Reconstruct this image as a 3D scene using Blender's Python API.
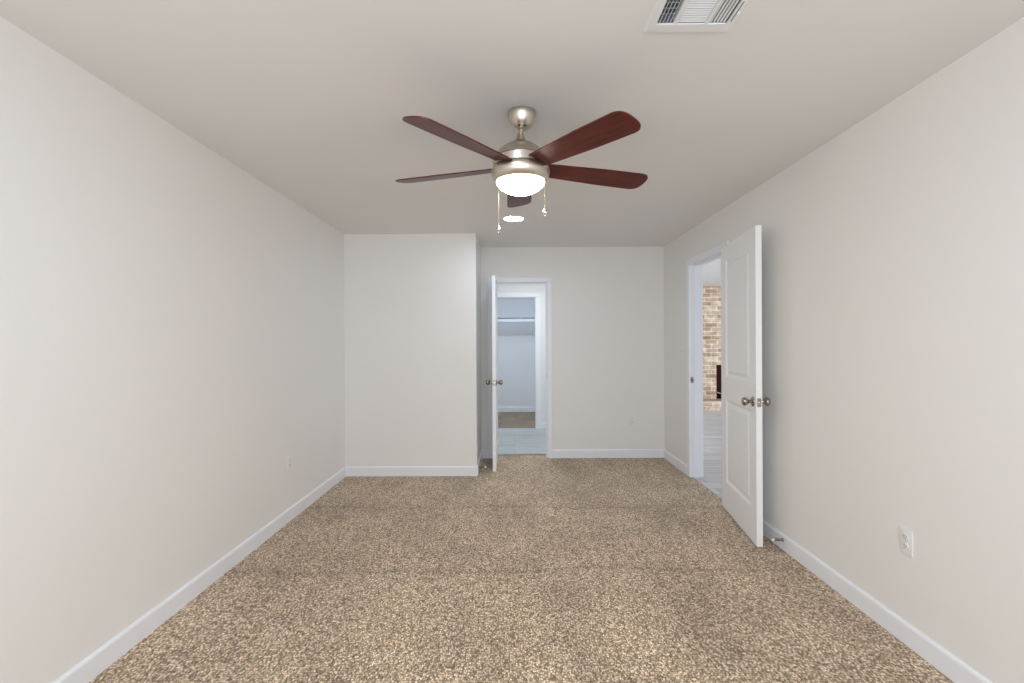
import bpy, bmesh, math, random
from mathutils import Matrix, Vector

S = bpy.context.scene
C = S.collection
for o in list(bpy.data.objects):
    bpy.data.objects.remove(o, do_unlink=True)
PI = math.pi
R = math.radians
random.seed(7)

# ------------------------------------------------------------------ camera
CAM_H = 1.324
PITCH, ROLL, YAW = 0.00058533, -0.0046564, -0.0037877
cam_d = bpy.data.cameras.new('camera')
cam_d.sensor_width = 36.0
cam_d.lens = 500.0 / 1024.0 * 36.0
cam_d.clip_start = 0.05
cam = bpy.data.objects.new('camera', cam_d)
C.objects.link(cam)
cy, sy = math.cos(YAW), math.sin(YAW)
cp, sp = math.cos(PITCH), math.sin(PITCH)
cr, sr = math.cos(ROLL), math.sin(ROLL)
Ryaw = Matrix(((cy, -sy, 0), (sy, cy, 0), (0, 0, 1)))
Rpit = Matrix(((1, 0, 0), (0, cp, sp), (0, -sp, cp)))
Rrol = Matrix(((cr, 0, sr), (0, 1, 0), (-sr, 0, cr)))
W = Rrol @ Rpit @ Ryaw                      # rows: right, forward, up
right, fwd, up = W[0], W[1], W[2]
M = Matrix(((right[0], up[0], -fwd[0], 0), (right[1], up[1], -fwd[1], 0), (right[2], up[2], -fwd[2], 0), (0, 0, 0, 1)))
M.translation = Vector((0, 0, CAM_H))
cam.matrix_world = M
S.camera = cam

# ------------------------------------------------------------------ world, light, exposure
S.view_settings.view_transform = 'Standard'
S.view_settings.look = 'None'
S.view_settings.gamma = 1.0
S.view_settings.use_curve_mapping = False
S.view_settings.exposure = 0.05
world = bpy.data.worlds.new('world')
S.world = world
world.use_nodes = True
world.node_tree.nodes['Background'].inputs[0].default_value = (0.75, 0.87, 1.0, 1)
world.node_tree.nodes['Background'].inputs[1].default_value = 1.0
S.cycles.max_bounces = 12
S.cycles.diffuse_bounces = 8
S.cycles.glossy_bounces = 6
S.cycles.caustics_reflective = False
S.cycles.caustics_refractive = False
S.cycles.sample_clamp_indirect = 6.0
S.cycles.use_denoising = True


def area_light(name, loc, rot, sx, sy_, power, col, spread=PI):
    d = bpy.data.lights.new(name, 'AREA')
    d.shape = 'RECTANGLE'
    d.size, d.size_y = sx, sy_
    d.energy = power
    d.color = col
    d.spread = spread
    o = bpy.data.objects.new(name, d)
    o.location = loc
    o.rotation_euler = rot
    C.objects.link(o)
    return o


# daylight coming through the window behind the camera and the windows of the next room
WIN_POWER, LIV_POWER, LAMP, LED, LED2, LED_CL = 61.0, 160.0, 40.0, 104.0, 225.0, 218.0
area_light('daylight_bedroom_window', (0.0, -1.23, 1.42), (R(90), 0, 0), 2.5, 1.5, WIN_POWER, (0.93, 0.985, 1.05))
area_light('daylight_living_window', (5.4, 2.35, 1.45), (R(90), 0, 0), 2.0, 1.7, LIV_POWER, (0.92, 0.95, 1.0), R(100))

# ------------------------------------------------------------------ materials
def new_mat(name):
    m = bpy.data.materials.new(name)
    m.use_nodes = True
    nt = m.node_tree
    return m, nt, nt.nodes, nt.links, nt.nodes['Principled BSDF']


def setp(b, col=None, rough=None, metal=None, spec=None, coat=None):
    if col is not None: b.inputs['Base Color'].default_value = (*col, 1)
    if rough is not None: b.inputs['Roughness'].default_value = rough
    if metal is not None: b.inputs['Metallic'].default_value = metal
    if spec is not None: b.inputs['Specular IOR Level'].default_value = spec
    if coat is not None: b.inputs['Coat Weight'].default_value = coat


def paint(name, col, rough=0.6, bump=0.06, scale=220.0, spec=0.3):
    """rolled paint: a faint orange-peel bump and a slight tone mottling"""
    m, nt, N, L, b = new_mat(name)
    setp(b, col, rough, spec=spec)
    tc = N.new('ShaderNodeTexCoord')
    n = N.new('ShaderNodeTexNoise'); n.inputs['Scale'].default_value = scale; n.inputs['Detail'].default_value = 3
    L.new(tc.outputs['Object'], n.inputs['Vector'])
    bp = N.new('ShaderNodeBump'); bp.inputs['Strength'].default_value = bump; bp.inputs['Distance'].default_value = 0.002
    L.new(n.outputs['Fac'], bp.inputs['Height'])
    L.new(bp.outputs['Normal'], b.inputs['Normal'])
    n2 = N.new('ShaderNodeTexNoise'); n2.inputs['Scale'].default_value = 1.7; n2.inputs['Detail'].default_value = 2
    L.new(tc.outputs['Object'], n2.inputs['Vector'])
    mx = N.new('ShaderNodeMix'); mx.data_type = 'RGBA'
    mx.inputs['A'].default_value = (*[c * 0.985 for c in col], 1)
    mx.inputs['B'].default_value = (*[min(1, c * 1.015) for c in col], 1)
    L.new(n2.outputs['Fac'], mx.inputs['Factor'])
    L.new(mx.outputs['Result'], b.inputs['Base Color'])
    return m


def simple(name, col, rough=0.5, metal=0.0, spec=0.5, coat=0.0, var=0.03, scale=40.0):
    m, nt, N, L, b = new_mat(name)
    setp(b, col, rough, metal, spec, coat)
    tc = N.new('ShaderNodeTexCoord')
    n = N.new('ShaderNodeTexNoise'); n.inputs['Scale'].default_value = scale
    L.new(tc.outputs['Object'], n.inputs['Vector'])
    mr = N.new('ShaderNodeMapRange')
    mr.inputs['To Min'].default_value = max(0.0, rough - var); mr.inputs['To Max'].default_value = min(1.0, rough + var)
    L.new(n.outputs['Fac'], mr.inputs['Value'])
    L.new(mr.outputs['Result'], b.inputs['Roughness'])
    return m


def glow(name, col, strength, white=(0.9, 0.9, 0.88)):
    m, nt, N, L, b = new_mat(name)
    setp(b, white, 0.4)
    b.inputs['Emission Color'].default_value = (*col, 1)
    b.inputs['Emission Strength'].default_value = strength
    return m


def ramp(N, stops):
    r = N.new('ShaderNodeValToRGB')
    e = r.color_ramp.elements
    while len(e) < len(stops):
        e.new(0.5)
    for k, (p, c) in enumerate(stops):
        e[k].position = p
        e[k].color = (*c, 1)
    return r


def carpet_mat(name, gain=1.0):
    m, nt, N, L, b = new_mat(name)
    setp(b, None, 0.95, spec=0.05)
    b.inputs['Sheen Weight'].default_value = 0.15
    tc = N.new('ShaderNodeTexCoord')
    v = N.new('ShaderNodeTexVoronoi'); v.inputs['Scale'].default_value = 130.0; v.inputs['Randomness'].default_value = 0.7
    mp0 = N.new('ShaderNodeMapping'); mp0.inputs['Scale'].default_value = (1.0, 0.64, 1)
    L.new(tc.outputs['Object'], mp0.inputs['Vector']); L.new(mp0.outputs['Vector'], v.inputs['Vector'])
    sep = N.new('ShaderNodeSeparateColor'); L.new(v.outputs['Color'], sep.inputs['Color'])
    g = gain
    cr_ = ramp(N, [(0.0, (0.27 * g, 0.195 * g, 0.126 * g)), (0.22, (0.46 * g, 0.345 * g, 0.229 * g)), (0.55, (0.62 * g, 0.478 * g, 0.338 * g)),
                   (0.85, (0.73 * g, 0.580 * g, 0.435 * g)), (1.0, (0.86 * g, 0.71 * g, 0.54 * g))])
    L.new(sep.outputs['Red'], cr_.inputs['Fac'])
    # brush marks left in the pile: broad soft patches and a few cross-wise streaks
    mp = N.new('ShaderNodeMapping'); mp.inputs['Scale'].default_value = (1.7, 0.9, 1)
    L.new(tc.outputs['Object'], mp.inputs['Vector'])
    n = N.new('ShaderNodeTexNoise'); n.inputs['Scale'].default_value = 1.6; n.inputs['Detail'].default_value = 4; n.inputs['Roughness'].default_value = 0.6
    L.new(mp.outputs['Vector'], n.inputs['Vector'])
    mr = N.new('ShaderNodeMapRange'); mr.inputs['From Min'].default_value = 0.34; mr.inputs['From Max'].default_value = 0.68
    mr.inputs['To Min'].default_value = 0.80; mr.inputs['To Max'].default_value = 1.12
    L.new(n.outputs['Fac'], mr.inputs['Value'])
    # two wavy cross-wise ridges where the brush turned
    sx = N.new('ShaderNodeSeparateXYZ'); L.new(tc.outputs['Object'], sx.inputs['Vector'])
    n3 = N.new('ShaderNodeTexNoise'); n3.inputs['Scale'].default_value = 1.3; n3.inputs['Detail'].default_value = 3
    L.new(tc.outputs['Object'], n3.inputs['Vector'])
    wob = N.new('ShaderNodeMath'); wob.operation = 'MULTIPLY_ADD'; wob.inputs[1].default_value = 0.28
    L.new(n3.outputs['Fac'], wob.inputs[0]); L.new(sx.outputs['Y'], wob.inputs[2])
    gap = N.new('ShaderNodeMapRange'); gap.interpolation_type = 'SMOOTHSTEP'
    gap.inputs['From Min'].default_value = 0.26; gap.inputs['From Max'].default_value = 0.72
    gap.inputs['To Min'].default_value = 1.12; gap.inputs['To Max'].default_value = 0.38
    L.new(v.outputs['Distance'], gap.inputs['Value'])
    gm = N.new('ShaderNodeMath'); gm.operation = 'MULTIPLY'; L.new(mr.outputs['Result'], gm.inputs[0]); L.new(gap.outputs['Result'], gm.inputs[1])
    last = gm.outputs[0]
    for yc, wd in ((4.14, 0.05), (3.04, 0.045)):
        sb = N.new('ShaderNodeMath'); sb.operation = 'SUBTRACT'; sb.inputs[1].default_value = yc; L.new(wob.outputs[0], sb.inputs[0])
        ab = N.new('ShaderNodeMath'); ab.operation = 'ABSOLUTE'; L.new(sb.outputs[0], ab.inputs[0])
        m2 = N.new('ShaderNodeMapRange'); m2.inputs['From Min'].default_value = 0.0; m2.inputs['From Max'].default_value = wd
        m2.inputs['To Min'].default_value = 0.84; m2.inputs['To Max'].default_value = 1.0
        L.new(ab.outputs[0], m2.inputs['Value'])
        pr = N.new('ShaderNodeMath'); pr.operation = 'MULTIPLY'; L.new(last, pr.inputs[0]); L.new(m2.outputs['Result'], pr.inputs[1])
        last = pr.outputs[0]
    mul = N.new('ShaderNodeMix'); mul.data_type = 'RGBA'; mul.blend_type = 'MULTIPLY'; mul.inputs['Factor'].default_value = 1.0
    L.new(cr_.outputs['Color'], mul.inputs['A'])
    cmb = N.new('ShaderNodeCombineColor')
    for k in ('Red', 'Green', 'Blue'):
        L.new(last, cmb.inputs[k])
    L.new(cmb.outputs['Color'], mul.inputs['B'])
    L.new(mul.outputs['Result'], b.inputs['Base Color'])
    bp = N.new('ShaderNodeBump'); bp.inputs['Strength'].default_value = 0.45; bp.inputs['Distance'].default_value = 0.005; bp.invert = True
    L.new(v.outputs['Distance'], bp.inputs['Height'])
    L.new(bp.outputs['Normal'], b.inputs['Normal'])
    return m


def plank_mat(name, tint=(1, 1, 1), rot=0.0):
    """pale grey wood-look planks lying across the view"""
    m, nt, N, L, b = new_mat(name)
    setp(b, None, 0.32, spec=0.45)
    tc = N.new('ShaderNodeTexCoord')
    mp = N.new('ShaderNodeMapping'); mp.inputs['Rotation'].default_value = (0, 0, rot)
    L.new(tc.outputs['Object'], mp.inputs['Vector'])
    br = N.new('ShaderNodeTexBrick')
    br.inputs['Scale'].default_value = 1.0
    br.inputs['Brick Width'].default_value = 1.2
    br.inputs['Row Height'].default_value = 0.18
    br.inputs['Mortar Size'].default_value = 0.0025
    br.inputs['Color1'].default_value = (0.50 * tint[0], 0.51 * tint[1], 0.52 * tint[2], 1)
    br.inputs['Color2'].default_value = (0.68 * tint[0], 0.69 * tint[1], 0.69 * tint[2], 1)
    br.inputs['Mortar'].default_value = (0.30, 0.30, 0.31, 1)
    L.new(mp.outputs['Vector'], br.inputs['Vector'])
    mp2 = N.new('ShaderNodeMapping'); mp2.inputs['Scale'].default_value = (1.2, 16, 1)
    L.new(mp.outputs['Vector'], mp2.inputs['Vector'])
    n = N.new('ShaderNodeTexNoise'); n.inputs['Scale'].default_value = 2.2; n.inputs['Detail'].default_value = 6
    L.new(mp2.outputs['Vector'], n.inputs['Vector'])
    cr_ = ramp(N, [(0.3, (0.70, 0.70, 0.71)), (0.7, (1.12, 1.12, 1.12))])
    L.new(n.outputs['Fac'], cr_.inputs['Fac'])
    mul = N.new('ShaderNodeMix'); mul.data_type = 'RGBA'; mul.blend_type = 'MULTIPLY'; mul.inputs['Factor'].default_value = 1.0
    L.new(br.outputs['Color'], mul.inputs['A']); L.new(cr_.outputs['Color'], mul.inputs['B'])
    L.new(mul.outputs['Result'], b.inputs['Base Color'])
    return m


def brick_mat(name, size=(0.24, 0.084)):
    m, nt, N, L, b = new_mat(name)
    setp(b, None, 0.85, spec=0.2)
    tc = N.new('ShaderNodeTexCoord')
    sx = N.new('ShaderNodeSeparateXYZ'); L.new(tc.outputs['Object'], sx.inputs['Vector'])
    ad = N.new('ShaderNodeMath'); ad.operation = 'ADD'
    L.new(sx.outputs['X'], ad.inputs[0]); L.new(sx.outputs['Y'], ad.inputs[1])
    cb = N.new('ShaderNodeCombineXYZ'); L.new(ad.outputs[0], cb.inputs['X']); L.new(sx.outputs['Z'], cb.inputs['Y'])
    br = N.new('ShaderNodeTexBrick')
    br.inputs['Scale'].default_value = 1.0
    br.inputs['Brick Width'].default_value = size[0]; br.inputs['Row Height'].default_value = size[1]
    br.inputs['Mortar Size'].default_value = 0.0075; br.inputs['Mortar Smooth'].default_value = 0.35
    br.inputs['Bias'].default_value = -0.15
    br.inputs['Color1'].default_value = (0.345, 0.262, 0.185, 1)
    br.inputs['Color2'].default_value = (0.60, 0.525, 0.44, 1)
    br.inputs['Mortar'].default_value = (0.68, 0.63, 0.57, 1)
    L.new(cb.outputs['Vector'], br.inputs['Vector'])
    n = N.new('ShaderNodeTexNoise'); n.inputs['Scale'].default_value = 9.0; n.inputs['Detail'].default_value = 7
    L.new(cb.outputs['Vector'], n.inputs['Vector'])
    cr_ = ramp(N, [(0.32, (0.66, 0.60, 0.52)), (0.66, (1.12, 1.1, 1.08))])
    L.new(n.outputs['Fac'], cr_.inputs['Fac'])
    mul = N.new('ShaderNodeMix'); mul.data_type = 'RGBA'; mul.blend_type = 'MULTIPLY'; mul.inputs['Factor'].default_value = 1.0
    L.new(br.outputs['Color'], mul.inputs['A']); L.new(cr_.outputs['Color'], mul.inputs['B'])
    L.new(mul.outputs['Result'], b.inputs['Base Color'])
    bp = N.new('ShaderNodeBump'); bp.inputs['Strength'].default_value = 0.6; bp.inputs['Distance'].default_value = 0.006
    iv = N.new('ShaderNodeMath'); iv.operation = 'SUBTRACT'; iv.inputs[0].default_value = 1.0
    L.new(br.outputs['Fac'], iv.inputs[1]); L.new(iv.outputs[0], bp.inputs['Height'])
    L.new(bp.outputs['Normal'], b.inputs['Normal'])
    return m


def wood_mat(name):
    """red-brown mahogany, grain running along the blade (object X)"""
    m, nt, N, L, b = new_mat(name)
    setp(b, None, 0.37, spec=0.38, coat=0.0)
    b.inputs['Coat Roughness'].default_value = 0.34
    tc = N.new('ShaderNodeTexCoord')
    mp = N.new('ShaderNodeMapping'); mp.inputs['Scale'].default_value = (2.2, 34, 10)
    L.new(tc.outputs['Object'], mp.inputs['Vector'])
    n = N.new('ShaderNodeTexNoise'); n.inputs['Scale'].default_value = 2.4; n.inputs['Detail'].default_value = 7; n.inputs['Distortion'].default_value = 0.5
    L.new(mp.outputs['Vector'], n.inputs['Vector'])
    cr_ = ramp(N, [(0.28, (0.034, 0.0045, 0.003)), (0.5, (0.082, 0.010, 0.0065)), (0.74, (0.135, 0.020, 0.010))])
    L.new(n.outputs['Fac'], cr_.inputs['Fac'])
    L.new(cr_.outputs['Color'], b.inputs['Base Color'])
    return m


def nickel_mat(name, col=(0.61, 0.545, 0.47), rough=0.31):
    """brushed nickel: fine streaks around the axis"""
    m, nt, N, L, b = new_mat(name)
    setp(b, col, rough, 1.0)
    tc = N.new('ShaderNodeTexCoord')
    mp = N.new('ShaderNodeMapping'); mp.inputs['Scale'].default_value = (3, 3, 420)
    L.new(tc.outputs['Object'], mp.inputs['Vector'])
    n = N.new('ShaderNodeTexNoise'); n.inputs['Scale'].default_value = 2.0
    L.new(mp.outputs['Vector'], n.inputs['Vector'])
    mr = N.new('ShaderNodeMapRange'); mr.inputs['To Min'].default_value = rough - 0.05; mr.inputs['To Max'].default_value = rough + 0.1
    L.new(n.outputs['Fac'], mr.inputs['Value']); L.new(mr.outputs['Result'], b.inputs['Roughness'])
    b.inputs['Anisotropic'].default_value = 0.5
    return m


WALL = paint('wall_paint', (0.81, 0.797, 0.774))
CEIL = paint('ceiling_paint', (0.785, 0.775, 0.76), rough=0.75, bump=0.12, scale=120.0)
WHITE_WALL = paint('white_wall_paint', (0.80, 0.805, 0.81))
TRIM = paint('white_trim_enamel', (0.83, 0.845, 0.885), rough=0.38, bump=0.015, spec=0.4)
DOOR = paint('white_door_enamel', (0.88, 0.885, 0.90), rough=0.42, bump=0.02, spec=0.4)
CARPET = carpet_mat('tan_fleck_carpet', 1.17)
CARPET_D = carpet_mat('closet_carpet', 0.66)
PLANK = plank_mat('grey_plank_vinyl', (0.92, 0.94, 0.98))
PLANK_H = plank_mat('grey_plank_vinyl_hall', (0.82, 0.87, 0.86))
BRICK = brick_mat('whitewashed_tan_brick')
SOOT = simple('sooty_firebrick', (0.030, 0.008, 0.007), 0.9, spec=0.1)
IRON = simple('pale_iron_bar', (0.45, 0.40, 0.36), 0.45, 0.6)
WOOD = wood_mat('mahogany_blade_veneer')
NICKEL = nickel_mat('brushed_nickel')
NICKEL_K = nickel_mat('satin_nickel_knob', (0.38, 0.335, 0.285), 0.16)
CHROME = simple('polished_steel', (0.78, 0.77, 0.75), 0.12, 1.0)
PLASTIC = simple('white_plate_plastic', (0.80, 0.80, 0.80), 0.35)
DARK = simple('dark_slot', (0.03, 0.03, 0.035), 0.8)
DUCT = simple('dark_duct_metal', (0.20, 0.24, 0.30), 0.6)
LOUVER = simple('white_louver_enamel', (0.80, 0.81, 0.82), 0.4)
BLUEGREY = simple('grey_damper_enamel', (0.55, 0.63, 0.72), 0.5)
RUBBER = simple('white_rubber_tip', (0.86, 0.84, 0.80), 0.6)
ROD = simple('dark_grey_rod', (0.16, 0.17, 0.18), 0.5, 0.3)
WIRE = simple('white_vinyl_wire', (0.86, 0.87, 0.88), 0.4)
BOWL = glow('frosted_glass_bowl_lit', (1.0, 0.87, 0.70), LAMP)
_nt = BOWL.node_tree                        # the bulbs sit low in the bowl: dimmer at the rim
_tc = _nt.nodes.new('ShaderNodeTexCoord'); _sx = _nt.nodes.new('ShaderNodeSeparateXYZ'); _mr = _nt.nodes.new('ShaderNodeMapRange')
_mr.interpolation_type = 'SMOOTHSTEP'
_mr.inputs['From Min'].default_value = -0.322; _mr.inputs['From Max'].default_value = -0.352
_mr.inputs['To Min'].default_value = 1.6; _mr.inputs['To Max'].default_value = LAMP * 1.12
_nt.links.new(_tc.outputs['Object'], _sx.inputs['Vector']); _nt.links.new(_sx.outputs['Z'], _mr.inputs['Value'])
_nt.links.new(_mr.outputs['Result'], _nt.nodes['Principled BSDF'].inputs['Emission Strength'])
LEDM = glow('downlight_diffuser_lit', (0.70, 0.83, 1.0), LED)
LEDM2 = glow('hall_fill_diffuser_lit', (0.95, 0.98, 1.0), LED2)
LEDM3 = glow('closet_diffuser_lit', (0.69, 0.83, 1.0), LED_CL)


# ------------------------------------------------------------------ mesh helpers
def add_box(bm, x0, x1, y0, y1, z0, z1):
    vs = [bm.verts.new(p) for p in ((x0, y0, z0), (x1, y0, z0), (x1, y1, z0), (x0, y1, z0), (x0, y0, z1), (x1, y0, z1), (x1, y1, z1), (x0, y1, z1))]
    for f in ((3, 2, 1, 0), (4, 5, 6, 7), (0, 1, 5, 4), (1, 2, 6, 5), (2, 3, 7, 6), (3, 0, 4, 7)):
        bm.faces.new([vs[i] for i in f])
    return vs


def box_bm(*boxes, bevel=0.0, segs=2):
    bm = bmesh.new()
    for b in boxes:
        add_box(bm, *b)
    if bevel:
        bmesh.ops.bevel(bm, geom=bm.edges[:], offset=bevel, segments=segs, profile=0.6, affect='EDGES')
    return bm


def add_lathe(bm, prof, n=48, axis='Z', cen=(0, 0, 0)):
    rings = []
    for (r, z) in prof:
        ring = []
        if r < 1e-6:
            p = (0, 0, z)
            ring = [p] * 1
        else:
            ring = [(r * math.cos(2 * PI * k / n), r * math.sin(2 * PI * k / n), z) for k in range(n)]
        vs = []
        for (x, y, zz) in ring:
            if axis == 'X': q = (zz, x, y)
            elif axis == 'Y': q = (x, zz, y)
            else: q = (x, y, zz)
            vs.append(bm.verts.new((q[0] + cen[0], q[1] + cen[1], q[2] + cen[2])))
        rings.append(vs)
    for a, b in zip(rings[:-1], rings[1:]):
        for k in range(n):
            k2 = (k + 1) % n
            if len(a) == 1 and len(b) == 1: continue
            if len(a) == 1: f = [a[0], b[k], b[k2]]
            elif len(b) == 1: f = [a[k], a[k2], b[0]]
            else: f = [a[k], a[k2], b[k2], b[k]]
            try: bm.faces.new(f)
            except ValueError: pass
    bmesh.ops.recalc_face_normals(bm, faces=bm.faces[:])
    return bm


def lathe_bm(prof, n=48, axis='Z', cen=(0, 0, 0)):
    return add_lathe(bmesh.new(), prof, n, axis, cen)


def add_tube(bm, pts, r, n=8, caps=True):
    pts = [Vector(p) for p in pts]
    rings = []
    ref = None
    for i, p in enumerate(pts):
        a = pts[max(0, i - 1)]; b = pts[min(len(pts) - 1, i + 1)]
        t = (b - a).normalized()
        if ref is None:
            ref = Vector((0, 0, 1)) if abs(t.z) < 0.9 else Vector((1, 0, 0))
        u = t.cross(ref).normalized(); v = t.cross(u).normalized()
        ref = v.cross(t) if False else ref
        rings.append([bm.verts.new(p + r * (math.cos(2 * PI * k / n) * u + math.sin(2 * PI * k / n) * v)) for k in range(n)])
    for a, b in zip(rings[:-1], rings[1:]):
        for k in range(n):
            bm.faces.new([a[k], a[(k + 1) % n], b[(k + 1) % n], b[k]])
    if caps:
        bm.faces.new(rings[0]); bm.faces.new(rings[-1])
    bmesh.ops.recalc_face_normals(bm, faces=bm.faces[:])
    return bm


def add_prism(bm, poly, p0, p1, uaxis, vaxis):
    """polygon of (u, v) swept from p0 to p1"""
    p0, p1, ua, va = Vector(p0), Vector(p1), Vector(uaxis), Vector(vaxis)
    a = [bm.verts.new(p0 + ua * u + va * v) for u, v in poly]
    b = [bm.verts.new(p1 + ua * u + va * v) for u, v in poly]
    n = len(poly)
    bm.faces.new(a); bm.faces.new(b[::-1])
    for k in range(n):
        bm.faces.new([a[k], a[(k + 1) % n], b[(k + 1) % n], b[k]])
    bmesh.ops.recalc_face_normals(bm, faces=bm.faces[:])


def obj(name, bm, mat, parent=None, loc=(0, 0, 0), rotz=0.0, smooth=None):
    me = bpy.data.meshes.new(name)
    bm.to_mesh(me); bm.free()
    me.materials.append(mat)
    if smooth is not None:
        for p in me.polygons: p.use_smooth = True
        me.set_sharp_from_angle(angle=R(smooth))
    o = bpy.data.objects.new(name, me)
    C.objects.link(o)
    o.location = loc
    o.rotation_euler = (0, 0, rotz)
    if parent is not None: o.parent = parent
    return o


def tag(o, label=None, cat=None, group=None, kind=None):
    if label: o['label'] = label
    if cat: o['category'] = cat
    if group: o['group'] = group
    if kind: o['kind'] = kind
    return o


def thing(name, label, cat, loc=(0, 0, 0), rotz=0.0, group=None, kind=None, rot=None):
    o = bpy.data.objects.new(name, None)
    o.empty_display_size = 0.05
    C.objects.link(o)
    o.location = loc
    o.rotation_euler = rot if rot else (0, 0, rotz)
    return tag(o, label, cat, group, kind)


def struct(name, bm, mat, label, cat, smooth=None):
    return tag(obj(name, bm, mat, smooth=smooth), label, cat, None, 'structure')


def dup(root, loc, label=None, group=None, rotz=None):
    r = root.copy(); C.objects.link(r); r.location = loc
    if rotz is not None: r.rotation_euler = (0, 0, rotz)
    if label: r['label'] = label
    if group: r['group'] = group
    for ch in list(root.children):
        c = ch.copy(); C.objects.link(c); c.parent = r
        for g in list(ch.children):
            d = g.copy(); C.objects.link(d); d.parent = c
    return r


# ------------------------------------------------------------------ room shell
XL, XR, XB, YN, YF, H = -1.679, 1.7075, -0.374, 4.950, 5.694, 2.40
T = 0.12
YFRONT = -1.25
XR2 = XR + T                      # far face of the right-hand wall
# openings
RD0, RD1, RDH = 4.03, 4.862, 2.062     # right-hand doorway along Y, head height
CD0, CD1, CDH = -0.237, 0.376, 2.0     # doorway in the far wall along X
YH0, YH1 = YF + T, 7.60                # hall beyond the far wall
HD0, HD1, HDH = -0.42, 0.335, 2.0      # cased opening from the hall into the closet
YC0, YC1 = YH1 + T, 9.43               # closet
HX0, HX1 = -1.10, 0.95
LX1, LY0, LY1 = 6.6, 2.2, 10.25        # living room

struct('floor', box_bm((XL - T, XR + 0.028, YFRONT - T, YF + 0.0, -0.06, 0), (CD0 - 0.02, CD1 + 0.02, YF, 5.845, -0.06, 0)), CARPET,
       'tan flecked loop carpet covering the empty bedroom', 'carpet')
struct('floor_hall', box_bm((HX0 - 0.05, HX1 + 0.05, 5.847, 7.68, -0.06, -0.002)), PLANK_H,
       'pale grey plank floor of the passage behind the far doorway', 'floor')
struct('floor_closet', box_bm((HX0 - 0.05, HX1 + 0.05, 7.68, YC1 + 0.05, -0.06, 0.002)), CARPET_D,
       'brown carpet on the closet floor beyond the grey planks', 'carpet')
struct('floor_living', box_bm((XR + 0.028, LX1 + 0.1, LY0 - 0.1, LY1 + 0.1, -0.06, -0.002)), PLANK,
       'whitish grey plank floor in front of the brick fireplace', 'floor')

# ceiling: a slab left open where the air register sits
VX0, VX1, VY0, VY1 = 0.452, 0.750, 1.440, 1.738      # flange of the register
GX0, GX1, GY0, GY1 = 0.481, 0.724, 1.487, 1.691      # opening behind it
cx0, cx1, cy0, cy1 = XL - T, LX1 + T, YFRONT - T, LY1 + T
struct('ceiling', box_bm((cx0, cx1, cy0, GY0, H, H + 0.12), (cx0, cx1, GY1, cy1, H, H + 0.12), (cx0, GX0, GY0, GY1, H, H + 0.12), (GX1, cx1, GY0, GY1, H, H + 0.12)), CEIL,
       'plain off white painted ceiling over the bedroom', 'ceiling')

struct('wall_left', box_bm((XL - T, XL, YFRONT, YN + 0.05, 0, H)), WALL, 'long blank cream wall with one low outlet', 'wall')
struct('wall_closet', box_bm((XL - T, XB, YN, YN + 0.10, 0, H), (XB - 0.10, XB, YN + 0.10, YF + T, 0, H)), WALL,
       'cream wall boxed out beside the narrow far doorway', 'wall')
struct('wall_back', box_bm((XB, CD0 - 0.018, YF, YF + T, 0, H), (CD1 + 0.018, XR, YF, YF + T, 0, H), (CD0 - 0.018, CD1 + 0.018, YF, YF + T, CDH + 0.018, H)), WALL,
       'far cream wall with a doorway and an outlet', 'wall')
struct('wall_right', box_bm((XR, XR2, YFRONT, RD0 - 0.018, 0, H), (XR, XR2, RD1 + 0.018, LY1, 0, H), (XR, XR2, RD0 - 0.018, RD1 + 0.018, RDH + 0.018, H)), WALL,
       'cream wall holding the open panelled door and its doorway', 'wall')
wx, wz0, wz1 = 1.25, 0.67, 2.17
struct('wall_front', box_bm((XL - T, -wx, YFRONT - T, YFRONT, 0, H), (wx, XR2, YFRONT - T, YFRONT, 0, H), (-wx, wx, YFRONT - T, YFRONT, 0, wz0), (-wx, wx, YFRONT - T, YFRONT, wz1, H)), WALL,
       'cream wall with the bedroom window', 'wall')
win = struct('window_1', box_bm((-wx, wx, YFRONT - 0.09, YFRONT - 0.04, wz0, wz0 + 0.05), (-wx, wx, YFRONT - 0.09, YFRONT - 0.04, wz1 - 0.05, wz1),
                                (-wx, -wx + 0.05, YFRONT - 0.09, YFRONT - 0.04, wz0, wz1), (wx - 0.05, wx, YFRONT - 0.09, YFRONT - 0.04, wz0, wz1),
                                (-0.03, 0.03, YFRONT - 0.09, YFRONT - 0.04, wz0, wz1)), TRIM, 'white framed window letting daylight into the bedroom', 'window')

# hall, closet and living room
struct('wall_hall', box_bm((HX0, HD0 - 0.018, YH1, YH1 + T, 0, H), (HD1 + 0.018, HX1, YH1, YH1 + T, 0, H), (HD0 - 0.018, HD1 + 0.018, YH1, YH1 + T, HDH + 0.018, H),
                            (HX0 - T, HX0, YH0, YC1 + T, 0, H), (HX1, HX1 + T, YH0, YC1 + T, 0, H)), WHITE_WALL,
       'white passage wall around the cased closet opening', 'wall')
struct('wall_closet_back', box_bm((HX0, HX1, YC1, YC1 + T, 0, H)), WHITE_WALL, 'white wall at the back of the closet behind the wire shelf', 'wall')
struct('wall_living', box_bm((XR2, LX1 + T, LY1, LY1 + T, 0, H), (LX1, LX1 + T, LY0, LY1, 0, H),
                              (XR2, 4.3, LY0 - T, LY0, 0, H), (6.5, LX1 + T, LY0 - T, LY0, 0, H), (4.3, 6.5, LY0 - T, LY0, 0, 0.55), (4.3, 6.5, LY0 - T, LY0, 2.32, H)), WHITE_WALL,
       'white living room walls around the brick fireplace', 'wall')

# ------------------------------------------------------------------ baseboards
BB = [(0, 0), (0.013, 0), (0.013, 0.082), (0.011, 0.089), (0.006, 0.0945), (0, 0.096)]


def base(name, p0, p1, nrm, label):
    bm = bmesh.new()
    add_prism(bm, BB, p0, p1, nrm, (0, 0, 1))
    return struct(name, bm, TRIM, label, 'baseboard')


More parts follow.
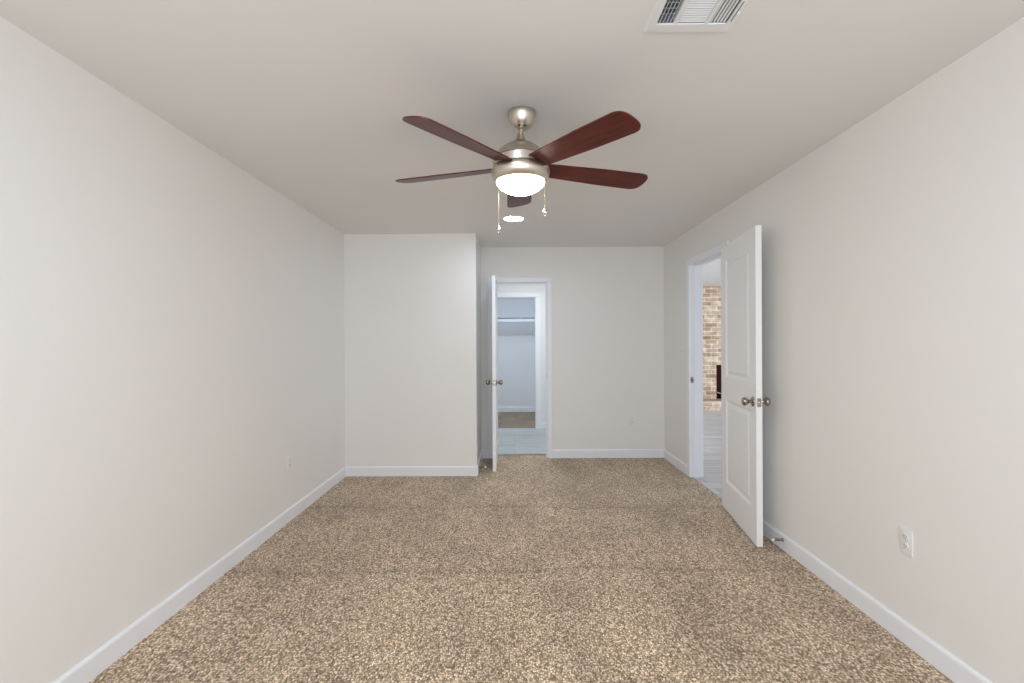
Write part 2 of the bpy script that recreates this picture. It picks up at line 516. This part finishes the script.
CW = 0.057                        # casing width
base('baseboard_left', (XL, YFRONT, 0), (XL, YN, 0), (1, 0, 0), 'white baseboard along the long blank wall')
base('baseboard_closet', (XL + 0.013, YN, 0), (XB + 0.013, YN, 0), (0, -1, 0), 'white baseboard under the boxed out wall')
base('baseboard_return', (XB, YN, 0), (XB, YF - 0.013, 0), (1, 0, 0), 'short white baseboard on the return wall behind the narrow door')
base('baseboard_back_short', (XB, YF, 0), (CD0 - CW, YF, 0), (0, -1, 0), 'stub of white baseboard behind the narrow open door')
base('baseboard_back', (CD1 + CW, YF, 0), (XR, YF, 0), (0, -1, 0), 'white baseboard below the outlet on the far wall')
base('baseboard_right_far', (XR, RD1 + CW, 0), (XR, YF - 0.013, 0), (-1, 0, 0), 'short white baseboard between the doorway and the far corner')
base('baseboard_right', (XR, YFRONT, 0), (XR, RD0 - CW, 0), (-1, 0, 0), 'white baseboard running from behind the open panelled door')
base('baseboard_hall', (HD1 + 0.076, YH1, 0), (HX1, YH1, 0), (0, -1, 0), 'white baseboard in the passage beside the closet opening')
base('baseboard_closet_back', (HX0, YC1, 0), (HX1, YC1, 0), (0, -1, 0), 'white baseboard along the closet back wall')


# ------------------------------------------------------------------ door frames
CAS = [(0, 0), (CW, 0), (CW, 0.011), (CW - 0.006, 0.013), (0.012, 0.011), (0.004, 0.009), (0, 0.006)]   # width, thickness


def frame_x(name, x0, x1, head, yw, t, label, both=True, cw=CW):
    """jamb, stop and casing of an opening in a wall lying along X (its room face at yw, thickness t)"""
    root = thing(name, label, 'door frame', (0.5 * (x0 + x1), yw, 0), kind='structure')
    c = 0.5 * (x0 + x1); a, b = x0 - c, x1 - c
    J = 0.018
    obj('jamb', box_bm((a - J, a, 0, t, 0, head + J), (b, b + J, 0, t, 0, head + J), (a, b, 0, t, head, head + J)), TRIM, root)
    obj('door_stop', box_bm((a, a + 0.01, 0.042, 0.078, 0, head), (b - 0.01, b, 0.042, 0.078, 0, head), (a + 0.01, b - 0.01, 0.042, 0.078, head - 0.01, head)), TRIM, root)
    k = cw / CW
    pc = [(u * k, v) for u, v in CAS]
    for s, y0 in ((-1, 0.0), (1, t)):
        if s == 1 and not both: continue
        bm = bmesh.new()
        add_prism(bm, pc, (b, y0, 0), (b, y0, head), (1, 0, 0), (0, s, 0))
        add_prism(bm, pc, (a, y0, 0), (a, y0, head), (-1, 0, 0), (0, s, 0))
        add_prism(bm, pc, (a - cw, y0, head), (b + cw, y0, head), (0, 0, 1), (0, s, 0))
        obj('casing', bm, TRIM, root)
    return root


def frame_y(name, y0, y1, head, xw, t, label):
    """the same for a wall lying along Y, its room face at xw looking to -X"""
    root = thing(name, label, 'door frame', (xw, 0.5 * (y0 + y1), 0), kind='structure')
    c = 0.5 * (y0 + y1); a, b = y0 - c, y1 - c
    J = 0.018
    obj('jamb', box_bm((0, t, a - J, a, 0, head + J), (0, t, b, b + J, 0, head + J), (0, t, a, b, head, head + J)), TRIM, root)
    obj('door_stop', box_bm((0.042, 0.078, a, a + 0.01, 0, head), (0.042, 0.078, b - 0.01, b, 0, head), (0.042, 0.078, a + 0.01, b - 0.01, head - 0.01, head)), TRIM, root)
    for s, x0 in ((-1, 0.0), (1, t)):
        bm = bmesh.new()
        add_prism(bm, CAS, (x0, b, 0.004), (x0, b, head), (0, 1, 0), (s, 0, 0))
        add_prism(bm, CAS, (x0, a, 0.004), (x0, a, head), (0, -1, 0), (s, 0, 0))
        add_prism(bm, CAS, (x0, a - CW, head), (x0, b + CW, head), (0, 0, 1), (s, 0, 0))
        obj('casing', bm, TRIM, root)
    return root


fr1 = frame_x('trim_1', CD0, CD1, CDH, YF, T, 'white casing around the narrow doorway in the far wall')
fr2 = frame_y('trim_2', RD0, RD1, RDH, XR, T, 'white casing around the doorway to the brick fireplace room')
frame_x('trim_3', HD0, HD1, HDH, YH1, T, 'white casing around the closet opening beyond the passage', cw=0.072)
# strike plates on the latch-side jambs
sp_bm = box_bm((-0.0005, 0.0015, -0.028, 0.0, -0.028, 0.028), bevel=0.0008)
for v in sp_bm.verts: v.co = Vector((v.co.y + 0.030, 0.0 - v.co.x, v.co.z))
o = obj('strike_plate', sp_bm, NICKEL_K, fr2, (0.004, 0.5 * (RD1 - RD0) - 0.0005, 0.945)); o['label'] = 'small nickel strike plate'
o = obj('strike_hole', box_bm((0.012, 0.024, -0.0022, 0.0, -0.012, 0.012)), DARK, o)
o = obj('strike_plate', box_bm((-0.0018, 0.0, 0.006, 0.034, -0.028, 0.028), bevel=0.0006), NICKEL_K, fr1, (0.5 * (CD1 - CD0), 0, 0.93)); o['label'] = 'small nickel strike plate'
# metal-edged joint where the carpet meets the planks
struct('trim_4', box_bm((CD0, CD1, 5.838, 5.852, 0.0, 0.005), bevel=0.002), simple('dark_carpet_edge', (0.16, 0.13, 0.10), 0.8), 'dark tucked edge where carpet meets passage planks', 'threshold')


# ------------------------------------------------------------------ doors
def leaf_bm(w, h, t, st, rows):
    """moulded two-panel leaf, x 0..w, z 0..h, thickness t centred on y=0; rows = (z0, z1) of each panel"""
    bm = bmesh.new()
    xs = [0, st, w - st, w]
    zs = [0]
    for a, b in rows: zs += [a, b]
    zs.append(h)
    ring = [(0.0, 0.0), (0.006, -0.0015), (0.018, -0.0105), (0.030, -0.0115), (0.052, -0.0025), (0.058, -0.002)]
    for s in (-1, 1):
        def q(pts):
            vs = [bm.verts.new(p) for p in pts]
            bm.faces.new(vs if s == -1 else vs[::-1])
        for i in range(3):
            for j in range(len(zs) - 1):
                x0, x1, z0, z1 = xs[i], xs[i + 1], zs[j], zs[j + 1]
                y = s * t / 2
                if i == 1 and j % 2 == 1:
                    prev = None
                    for ins, dep in ring:
                        yy = s * (t / 2 + dep)
                        cur = [(x0 + ins, yy, z0 + ins), (x1 - ins, yy, z0 + ins), (x1 - ins, yy, z1 - ins), (x0 + ins, yy, z1 - ins)]
                        if prev:
                            for k in range(4):
                                k2 = (k + 1) % 4
                                q([prev[k], prev[k2], cur[k2], cur[k]])
                        prev = cur
                    q(prev)
                else:
                    q([(x0, y, z0), (x1, y, z0), (x1, y, z1), (x0, y, z1)])
    def side(pts):
        bm.faces.new([bm.verts.new(p) for p in pts])
    y0, y1 = -t / 2, t / 2
    for a, b in zip(zs[:-1], zs[1:]):
        side([(0, y0, a), (0, y0, b), (0, y1, b), (0, y1, a)]); side([(w, y0, a), (w, y1, a), (w, y1, b), (w, y0, b)])
    for a, b in zip(xs[:-1], xs[1:]):
        side([(a, y0, 0), (a, y1, 0), (b, y1, 0), (b, y0, 0)]); side([(a, y0, h), (b, y0, h), (b, y1, h), (a, y1, h)])
    bmesh.ops.remove_doubles(bm, verts=bm.verts[:], dist=1e-5)
    bmesh.ops.recalc_face_normals(bm, faces=bm.faces[:])
    return bm


KNOB = [(0.0, 0.0685), (0.010, 0.068), (0.019, 0.0655), (0.0255, 0.060), (0.0285, 0.052), (0.0275, 0.044), (0.022, 0.036), (0.0145, 0.030), (0.0115, 0.024), (0.0115, 0.008)]
ROSE = [(0.0, 0.009), (0.012, 0.0095), (0.024, 0.0085), (0.031, 0.005), (0.033, 0.001), (0.033, 0.0)]


def make_door(name, label, w, h, t, st, rows, knob_z, loc, rotz, back=0.06):
    """leaf from the hinge (origin) along local +x"""
    root = thing(name, label, 'door', loc, rotz, kind='structure')
    obj('door_leaf', leaf_bm(w, h, t, st, rows), DOOR, root)
    for s in (-1, 1):
        k = obj('door_knob', lathe_bm([(r, s * (z + t / 2)) for r, z in KNOB], 40, 'Y', (w - back, 0, knob_z)), NICKEL_K, root, smooth=40)
        obj('rosette', lathe_bm([(r, s * (z + t / 2)) for r, z in ROSE], 40, 'Y', (w - back, 0, knob_z)), NICKEL_K, k, smooth=40)
        k['label'] = 'round nickel knob'
    lp = obj('latch_plate', box_bm((w - 0.0003, w + 0.0014, -0.0125, 0.0125, knob_z - 0.028, knob_z + 0.028), bevel=0.0006), NICKEL_K, root)
    lp['label'] = 'nickel latch plate on the edge'
    lb = lathe_bm([(0.0, w + 0.010), (0.005, w + 0.009), (0.0065, w + 0.005), (0.0065, w)], 20, 'X', (0, 0, knob_z))
    obj('latch_bolt', lb, CHROME, lp, smooth=40)
    for z in (0.22, h * 0.5, h - 0.2):
        bm = bmesh.new()
        add_lathe(bm, [(0.0, z - 0.045), (0.0055, z - 0.045), (0.0055, z + 0.045), (0.0, z + 0.045)], 16, 'Z', (-0.004, HINGE_SIDE[name] * (t / 2 + 0.004), 0))
        obj('hinge', bm, NICKEL_K, root, smooth=40)
    return root


HINGE_SIDE = {'door_1': -1, 'door_2': 1}
# right-hand door, swung back toward the wall
hL, fL = Vector((1.664, 4.020)), Vector((1.545, 3.199))
d = (fL - hL); wR = d.length
ang = math.atan2(d.y, d.x)
nrm = Vector((d.y, -d.x)).normalized()           # toward the wall (+X)?
if nrm.x < 0: nrm = -nrm
hc = hL + nrm * 0.0185
make_door('door_2', 'large white two panel door swung open against the wall', wR, 2.052, 0.037, 0.125, [(0.215, 0.865), (1.035, 1.945)], 0.920, (hc.x, hc.y, 0.008), ang, 0.062)
# narrow door of the far doorway, standing open toward the camera
make_door('door_1', 'narrow white door seen edge on in the far doorway', 0.605, 1.99, 0.035, 0.10, [(0.215, 0.845), (1.015, 1.875)], 0.900, (-0.203, 5.676, 0.008), R(-90), 0.06)


# ------------------------------------------------------------------ spring door stops
def door_stop(name, label, loc, rotz):
    root = thing(name, label, 'door stop', loc, rotz, group=None)
    obj('base_plate', lathe_bm([(0.0, 0.006), (0.007, 0.006), (0.011, 0.003), (0.012, 0.0)], 24, 'X'), NICKEL_K, root, smooth=40)
    pts = []
    for k in range(0, 12 * 14 + 1):
        a = 2 * PI * k / 12
        u = k / (12 * 14)
        rr = 0.0062 - 0.0012 * u
        pts.append((0.004 + 0.056 * u, rr * math.cos(a), rr * math.sin(a)))
    obj('spring', add_tube(bmesh.new(), pts, 0.0017, 6), NICKEL_K, root, smooth=60)
    obj('rubber_tip', lathe_bm([(0.0, 0.072), (0.006, 0.0715), (0.0085, 0.068), (0.0085, 0.060), (0.006, 0.057), (0.0, 0.056)], 24, 'X'), RUBBER, root, smooth=40)['label'] = 'white rubber tip'
    return root


door_stop('spring_doorstop', 'steel spring doorstop on the baseboard by the large open door', (XR - 0.013, 3.166, 0.065), PI)
door_stop('spring_doorstop', 'spring doorstop with white tip in the dark gap behind the narrow door', (XB + 0.013, 5.08, 0.055), 0)


# ------------------------------------------------------------------ outlets and switch
def wall_plate(parent, w=0.070, h=0.116):
    bm = box_bm((-w / 2, w / 2, -0.0055, 0.0, -h / 2, h / 2), bevel=0.0028, segs=2)
    return obj('cover_plate', bm, PLASTIC, parent, smooth=30)


def make_outlet(label, loc, rotz, group):
    root = thing('wall_outlet', label, 'outlet', loc, rotz, group)
    wall_plate(root)
    for s in (-1, 1):
        bm = bmesh.new()
        add_lathe(bm, [(0.0, -0.0075), (0.0150, -0.0075), (0.0168, -0.0065), (0.0168, -0.002)], 32, 'Y', (0, 0, s * 0.0195))
        for v in bm.verts: v.co.z = s * 0.0195 + max(-0.0130, min(0.0130, v.co.z - s * 0.0195))
        rc = obj('receptacle', bm, PLASTIC, root, smooth=40)
        obj('slots', box_bm((-0.0075, -0.0052, -0.0079, -0.006, s * 0.0195 - 0.001, s * 0.0195 + 0.0075), (0.0052, 0.0075, -0.0079, -0.006, s * 0.0195, s * 0.0195 + 0.0075),
                            (-0.0022, 0.0022, -0.0079, -0.006, s * 0.0195 - 0.009, s * 0.0195 - 0.0045)), DARK, rc)
    obj('screw', lathe_bm([(0.0, -0.0070), (0.0022, -0.0068), (0.0032, -0.005)], 16, 'Y'), NICKEL, root, smooth=40)
    return root


out1 = make_outlet('white duplex outlet low on the wall with the open panelled door', (XR, 2.184, 0.447), R(-90), None)
dup(out1, (1.339, YF, 0.428), 'white duplex outlet on the far wall beside the narrow doorway', None, 0.0)
dup(out1, (XL, 3.717, 0.430), 'white duplex outlet on the long blank wall', None, R(90))
# face of a plate looks to local -Y: rotate so that it faces the room

sw = thing('light_switch', 'white light switch between the far corner and the fireplace doorway', 'light switch', (XR, 5.056, 1.266), R(-90))
wall_plate(sw)
bm = box_bm((-0.005, 0.005, -0.008, -0.004, -0.012, 0.012), bevel=0.001)
obj('switch_collar', bm, PLASTIC, sw)
bm = bmesh.new()
add_prism(bm, [(-0.0055, -0.009), (-0.018, -0.001), (-0.018, 0.004), (-0.0055, 0.006)], (-0.0035, 0, 0), (0.0035, 0, 0), (0, 1, 0), (0, 0, 1))
obj('toggle', bm, PLASTIC, sw)
for z in (-0.03, 0.03):
    obj('screw', lathe_bm([(0.0, -0.0070), (0.0022, -0.0068), (0.0032, -0.005)], 16, 'Y', (0, 0, z)), NICKEL, sw, smooth=40)


# ------------------------------------------------------------------ ceiling register
vcx, vcy = 0.5 * (VX0 + VX1), 0.5 * (VY0 + VY1)
vent = thing('air_vent', 'white three way air vent set in the ceiling', 'air vent', (vcx, vcy, H))
bm = bmesh.new()


def rect_ring(bm, o_, i_, zo, zi):
    a = [(o_[0], o_[2], zo), (o_[1], o_[2], zo), (o_[1], o_[3], zo), (o_[0], o_[3], zo)]
    b = [(i_[0], i_[2], zi), (i_[1], i_[2], zi), (i_[1], i_[3], zi), (i_[0], i_[3], zi)]
    va = [bm.verts.new(p) for p in a]; vb = [bm.verts.new(p) for p in b]
    for k in range(4):
        bm.faces.new([va[k], va[(k + 1) % 4], vb[(k + 1) % 4], vb[k]])
    return


OUT = (VX0 - vcx, VX1 - vcx, VY0 - vcy, VY1 - vcy)
INN = (GX0 - vcx + 0.004, GX1 - vcx - 0.004, GY0 - vcy + 0.004, GY1 - vcy - 0.004)
def shr(r, k): return (r[0] + k, r[1] - k, r[2] + k, r[3] - k)
rect_ring(bm, OUT, OUT, 0.0, -0.003)
rect_ring(bm, OUT, shr(OUT, 0.008), -0.003, -0.008)
rect_ring(bm, shr(OUT, 0.008), INN, -0.008, -0.009)
rect_ring(bm, INN, INN, -0.009, -0.004)
bmesh.ops.remove_doubles(bm, verts=bm.verts[:], dist=1e-5)
bmesh.ops.recalc_face_normals(bm, faces=bm.faces[:])
# dividers between the three banks
dx1, dx2 = 0.549 - vcx, 0.6545 - vcx
add_box(bm, dx1 - 0.007, dx1 + 0.007, INN[2], INN[3], -0.0085, 0.012)
add_box(bm, dx2 - 0.006, dx2 + 0.006, INN[2], INN[3], -0.0085, 0.012)
obj('frame', bm, LOUVER, vent)
x0, x1 = GX0 - vcx, GX1 - vcx; y0, y1 = GY0 - vcy, GY1 - vcy
duct = box_bm((x0 + 0.001, x0 + 0.003, y0 + 0.001, y1 - 0.001, 0.0, 0.118), (x1 - 0.003, x1 - 0.001, y0 + 0.001, y1 - 0.001, 0.0, 0.118), (x0 + 0.001, x1 - 0.001, y0 + 0.001, y0 + 0.003, 0.0, 0.118),
              (x0 + 0.001, x1 - 0.001, y1 - 0.003, y1 - 0.001, 0.0, 0.118), (x0 + 0.001, x1 - 0.001, y0 + 0.001, y1 - 0.001, 0.112, 0.118))
obj('duct_box', duct, DUCT, vent)['label'] = 'dark duct inside the vent'


def slat(name, c0, c1, tilt_vec, half, mat, thick=0.0012):
    """flat blade between two points, its width along tilt_vec"""
    bm = bmesh.new()
    tv = Vector(tilt_vec).normalized()
    ax = (Vector(c1) - Vector(c0)).normalized()
    nv = ax.cross(tv)
    add_prism(bm, [(-half, -thick / 2), (half, -thick / 2), (half, thick / 2), (-half, thick / 2)], c0, c1, tv, nv)
    return obj(name, bm, mat, vent)


# bank toward the room centre: blades lean so one looks up between them
n = 4
for k in range(n):
    xx = INN[0] + 0.006 + (dx1 - 0.007 - INN[0] - 0.010) * (k + 0.5) / n
    slat('louver', (xx, INN[2], -0.001), (xx, INN[3], -0.001), (0.52, 0, 0.85), 0.0065, LOUVER)
# middle bank: blades run across
n = 17
for k in range(n):
    yy = INN[3] - (INN[3] - INN[2]) * (k + 0.5) / n
    slat('louver', (dx1 + 0.007, yy, -0.001), (dx2 - 0.006, yy, -0.001), (0, 0.75, -0.66), 0.0028, LOUVER)
# outer bank
n = 5
for k in range(n):
    xx = dx2 + 0.008 + (INN[1] - dx2 - 0.010) * (k + 0.5) / n
    slat('louver', (xx, INN[2], -0.001), (xx, INN[3], -0.001), (0.80, 0, -0.60), 0.0033, LOUVER)
for k in range(7):
    yy = INN[3] - (INN[3] - INN[2]) * (k + 0.4) / 7
    slat('damper_bar', (INN[0] + 0.002, yy, 0.020), (dx1, yy, 0.020), (0, 0.9, 0.45), 0.0115, BLUEGREY)
sc_bm = lathe_bm([(0.0, -0.0115), (0.004, -0.011), (0.006, -0.0085)], 20, 'Z', (0.7375 - vcx, 1.634 - vcy, 0))
obj('screw', sc_bm, PLASTIC, vent, smooth=40)
obj('damper_lever', box_bm((0.7285 - vcx, 0.7305 - vcx, 1.575 - vcy, 1.672 - vcy, -0.0098, -0.0085)), DARK, vent)['label'] = 'dark slot of the damper lever'


# ------------------------------------------------------------------ recessed downlights
def downlight(label, loc, mat, rad=0.088, group=None):
    root = thing('recessed_downlight', label, 'downlight', loc, group=group)
    obj('trim_ring', lathe_bm([(rad + 0.010, 0.0), (rad + 0.010, -0.003), (rad + 0.004, -0.007), (rad - 0.004, -0.007), (rad - 0.006, -0.003), (rad - 0.006, 0.0)], 56), PLASTIC, root, smooth=40)
    obj('diffuser', lathe_bm([(rad - 0.005, -0.004), (rad - 0.03, -0.0075), (rad * 0.4, -0.009), (0.0, -0.0095)], 48), mat, root, smooth=60)['label'] = 'bright lit diffuser'
    return root


downlight('lit round downlight in the ceiling beyond the fan', (0.003, 4.350, H), LEDM)
downlight('lit round downlight in the bedroom ceiling near the window', (-0.19, 1.36, H), LEDM)
downlight('unseen downlight added to brighten the passage', (0.25, 6.55, H), LEDM2)  # out of view, added to light the passage
downlight('lit round downlight in the closet ceiling', (0.05, 7.835, H), LEDM3)

# ------------------------------------------------------------------ ceiling fan
FX, FY = 0.035, 2.345
fan = thing('ceiling_fan', 'nickel ceiling fan with five mahogany blades and a lit bowl', 'ceiling fan', (FX, FY, H))
zz = lambda z: z - H
obj('canopy', lathe_bm([(r, zz(z)) for r, z in [(0.0, 2.40), (0.0655, 2.40), (0.0665, 2.394), (0.0655, 2.384), (0.061, 2.366), (0.053, 2.347), (0.043, 2.331), (0.032, 2.321), (0.0145, 2.317), (0.0, 2.317)]], 64), NICKEL, fan, (0.0075, 0, 0), smooth=35)
for a in (250, 290):
    obj('canopy_hole', lathe_bm([(0.0, 0.0), (0.006, 0.0), (0.006, -0.003), (0.0, -0.003)], 16, 'Z', (0.0075 + 0.037 * math.cos(R(a)), 0.037 * math.sin(R(a)), zz(2.3255))), DARK, fan)
obj('downrod', lathe_bm([(r, zz(z)) for r, z in [(0.0, 2.36), (0.0105, 2.36), (0.0105, 2.296), (0.0, 2.296)]], 32), NICKEL, fan, (0.004, 0, 0), smooth=40)
obj('motor_housing', lathe_bm([(r, zz(z)) for r, z in [(0.0105, 2.302), (0.014, 2.301), (0.016, 2.297), (0.0195, 2.283), (0.0265, 2.268), (0.034, 2.259), (0.052, 2.250), (0.075, 2.238), (0.098, 2.221), (0.115, 2.203),
                                                          (0.126, 2.186), (0.129, 2.1795), (0.1235, 2.1785), (0.1235, 2.1755), (0.1305, 2.1745), (0.1305, 2.141), (0.125, 2.1395), (0.0, 2.1395)]], 72), NICKEL, fan, smooth=30)
fit = obj('light_fitter', lathe_bm([(r, zz(z)) for r, z in [(0.0, 2.1395), (0.124, 2.1385), (0.124, 2.1365), (0.1335, 2.1355), (0.1365, 2.128), (0.1375, 2.118), (0.1365, 2.108), (0.132, 2.094), (0.1245, 2.081), (0.117, 2.0745), (0.112, 2.0745), (0.112, 2.09), (0.0, 2.09)]], 72), NICKEL, fan, smooth=30)
for a in (222, 342, 102):
    obj('set_screw', lathe_bm([(0.0, 0.1405), (0.003, 0.140), (0.0042, 0.137), (0.0042, 0.134)], 14, 'X', (0, 0, 0)), DARK, fit, (0, 0, zz(2.124)), R(a))
obj('glass_bowl', lathe_bm([(r, zz(z)) for r, z in [(0.1145, 2.076), (0.1140, 2.071), (0.1115, 2.063), (0.1035, 2.053), (0.091, 2.042), (0.074, 2.0315), (0.053, 2.0225), (0.028, 2.0170), (0.0, 2.0150)]], 64), BOWL, fan, smooth=60)['label'] = 'frosted glass bowl glowing warm white'

# blades: local x outward; pitched so that the counter-clockwise edge hangs lower
def blade_bm():
    bm = bmesh.new()
    r0, r1, w0, w1 = 0.118, 0.664, 0.052, 0.072
    t = 0.006
    up_, lo = [], []
    out = []
    # outline, counter-clockwise from the root
    out += [(r0, -w0), (r0 + 0.12, -w0 - 0.007), (r0 + 0.30, -w1 + 0.003)]
    for k in range(25):                       # squarish rounded tip
        a = -PI / 2 + PI * k / 24
        ca, sa = math.cos(a), math.sin(a)
        out.append((r1 - 0.062 + 0.062 * abs(ca) ** 0.72, w1 * math.copysign(abs(sa) ** 0.72, sa)))
    out += [(r0 + 0.30, w1 - 0.003), (r0 + 0.12, w0 + 0.007), (r0, w0)]
    a = [bm.verts.new((x, y, t / 2)) for x, y in out]
    b = [bm.verts.new((x, y, -t / 2)) for x, y in out]
    n = len(out)
    bm.faces.new(a); bm.faces.new(b[::-1])
    for k in range(n):
        bm.faces.new([a[k], b[k], b[(k + 1) % n], a[(k + 1) % n]])
    bmesh.ops.recalc_face_normals(bm, faces=bm.faces[:])
    return bm


def arm_bm():
    bm = bmesh.new()
    pts = [(0.085, -0.022), (0.16, -0.030), (0.215, -0.022), (0.230, 0.0), (0.215, 0.022), (0.16, 0.030), (0.085, 0.022)]
    a = [bm.verts.new((x, y, 0.0032)) for x, y in pts]; b = [bm.verts.new((x, y, 0.0062)) for x, y in pts]
    bm.faces.new(a[::-1]); bm.faces.new(b)
    for k in range(len(pts)):
        bm.faces.new([a[k], a[(k + 1) % len(pts)], b[(k + 1) % len(pts)], b[k]])
    bmesh.ops.recalc_face_normals(bm, faces=bm.faces[:])
    return bm


blade0 = obj('blade', blade_bm(), WOOD, fan, smooth=30)
arm0 = obj('blade_arm', arm_bm(), NICKEL, blade0)
BZ, BP = 2.142, 12.5
DTH = (0.0, -2.5, -2.6, 1.8, 0.0)          # small spread of the five angles
for k in range(5):
    th = 90 + 72 * k + DTH[k]
    b = blade0 if k == 0 else blade0.copy()
    if k:
        C.objects.link(b); b.parent = fan
        a2 = arm0.copy(); C.objects.link(a2); a2.parent = b
    b.location = (0, 0, zz(BZ))
    b.rotation_euler = (Matrix.Rotation(R(0.9), 3, 'Y') @ Matrix.Rotation(R(th), 3, 'Z') @ Matrix.Rotation(R(-BP), 3, 'X')).to_euler()


def pull_chain(x, y, z_top, z_ball):
    bm = bmesh.new()
    z = z_top
    while z > z_ball + 0.012:
        bmesh.ops.create_uvsphere(bm, u_segments=6, v_segments=4, radius=0.0017, matrix=Matrix.Translation((x, y, zz(z))))
        z -= 0.0046
    add_tube(bm, [(x, y, zz(z_top)), (x, y, zz(z_ball) + 0.012)], 0.0009, 6)
    ch = obj('pull_chain', bm, NICKEL_K, fan, smooth=60)
    bl = lathe_bm([(0.0, 0.016), (0.004, 0.0155), (0.0055, 0.012), (0.010, 0.0095), (0.0138, 0.004), (0.0145, -0.001), (0.012, -0.0075), (0.0065, -0.0122), (0.006, -0.0165), (0.0, -0.0175)], 28, 'Z', (x, y, zz(z_ball)))
    obj('pull_ball', bl, CHROME, ch, smooth=50)
    # little spout where the chain leaves the fitter
    dx, dy = x, y
    r = math.hypot(dx, dy)
    obj('chain_spout', lathe_bm([(0.0, r + 0.004), (0.0035, r + 0.003), (0.005, r - 0.004), (0.006, 0.130)], 14, 'X'), CHROME, fit, (0, 0, zz(z_top)), math.atan2(dy, dx))


pull_chain(-0.1065, 0.101, 2.118, 1.875)
pull_chain(0.1085, -0.0835, 2.120, 1.908)

# ------------------------------------------------------------------ closet wire shelf
SHX0, SHX1, SHY0, SHY1, SHZ = -0.95, 0.90, 9.02, YC1, 1.722
shelf = thing('wire_shelf', 'white wire shelf with a thin dark rod on the closet back wall', 'shelf', (0.0, YC1, SHZ))
sy0 = SHY0 - YC1
bm = bmesh.new()
k = SHX0
while k <= SHX1:
    add_tube(bm, [(k, -0.003, 0.006), (k, sy0, 0.006), (k, sy0 - 0.002, -0.030)], 0.0038, 5)
    k += 0.0254
obj('wire_deck', bm, WIRE, shelf)
bm = bmesh.new()
for (y, z) in ((-0.006, 0.001), (-0.13, 0.001), (-0.27, 0.001), (sy0, 0.001), (sy0, -0.030)):
    add_tube(bm, [(SHX0, y, z), (SHX1, y, z)], 0.0045, 8)
obj('rail', bm, WIRE, shelf)
obj('dark_rod', add_tube(bmesh.new(), [(SHX0, sy0 - 0.006, 0.029), (SHX1, sy0 - 0.006, 0.029)], 0.0075, 12), ROD, shelf, smooth=60)['label'] = 'thin dark grey rod'  # thin dark rod drawn as the dark line above the lip
obj('front_lip', box_bm((SHX0, SHX1, sy0 - 0.008, sy0 - 0.003, -0.036, 0.006), bevel=0.002), WIRE, shelf)
for x in (-0.35, 0.105, 0.65):
    bm = bmesh.new()
    if x != 0.105:
        add_tube(bm, [(x, -0.004, -0.34), (x, sy0 + 0.01, -0.010)], 0.006, 8)
    add_box(bm, x - 0.022, x - 0.016, sy0 - 0.018, sy0 + 0.006, -0.036, 0.042)
    add_box(bm, x + 0.016, x + 0.022, sy0 - 0.018, sy0 + 0.006, -0.036, 0.042)
    add_box(bm, x - 0.006, x + 0.006, sy0 + 0.004, sy0 + 0.020, -0.06, -0.01)
    obj('bracket', bm, WIRE, shelf)

# ------------------------------------------------------------------ brick fireplace in the next room
FPX0, FPX1, FPY, HY = 3.15, 5.85, 9.90, 9.455
BX0, BX1, BZ0, BZ1 = 4.0, 5.0, 0.176, 0.848
fp = thing('fireplace', 'tan whitewashed brick fireplace seen through the side doorway', 'fireplace', (0, 0, 0))
obj('brick_chimney', box_bm((FPX0, BX0, FPY, LY1 - 0.002, 0, H - 0.002), (BX1, FPX1, FPY, LY1 - 0.002, 0, H - 0.002), (BX0, BX1, FPY, LY1 - 0.002, BZ1, H - 0.002), (BX0, BX1, FPY, LY1 - 0.002, 0, BZ0)), BRICK, fp)
obj('hearth', box_bm((FPX0, FPX1, HY, FPY, 0, BZ0), bevel=0.006), BRICK, fp)
obj('firebox', box_bm((BX0, BX0 + 0.01, FPY + 0.004, LY1 - 0.004, BZ0, BZ1), (BX1 - 0.01, BX1, FPY + 0.004, LY1 - 0.004, BZ0, BZ1), (BX0, BX1, LY1 - 0.02, LY1 - 0.004, BZ0, BZ1),
                      (BX0, BX1, FPY + 0.004, LY1 - 0.004, BZ1 - 0.01, BZ1), (BX0, BX1, FPY + 0.004, LY1 - 0.004, BZ0, BZ0 + 0.008)), SOOT, fp)['label'] = 'black sooty firebox'
bm = bmesh.new()
for yy in (FPY + 0.07, FPY + 0.20):
    pts = [(BX0 + 0.03 + 0.9 * u, yy, BZ0 + 0.13 - 0.10 * min(1, (2.4 * u) ** 0.8)) for u in [i / 24 for i in range(25)]]
    add_tube(bm, pts, 0.009, 8)
for xx in (4.2, 4.5, 4.8):
    add_tube(bm, [(xx, FPY + 0.05, BZ0 + 0.035), (xx, FPY + 0.24, BZ0 + 0.035)], 0.009, 8)
    add_tube(bm, [(xx, FPY + 0.06, BZ0 + 0.035), (xx, FPY + 0.06, BZ0)], 0.009, 8)
obj('fire_grate', bm, IRON, fp, smooth=60)['label'] = 'pale curved iron grate'
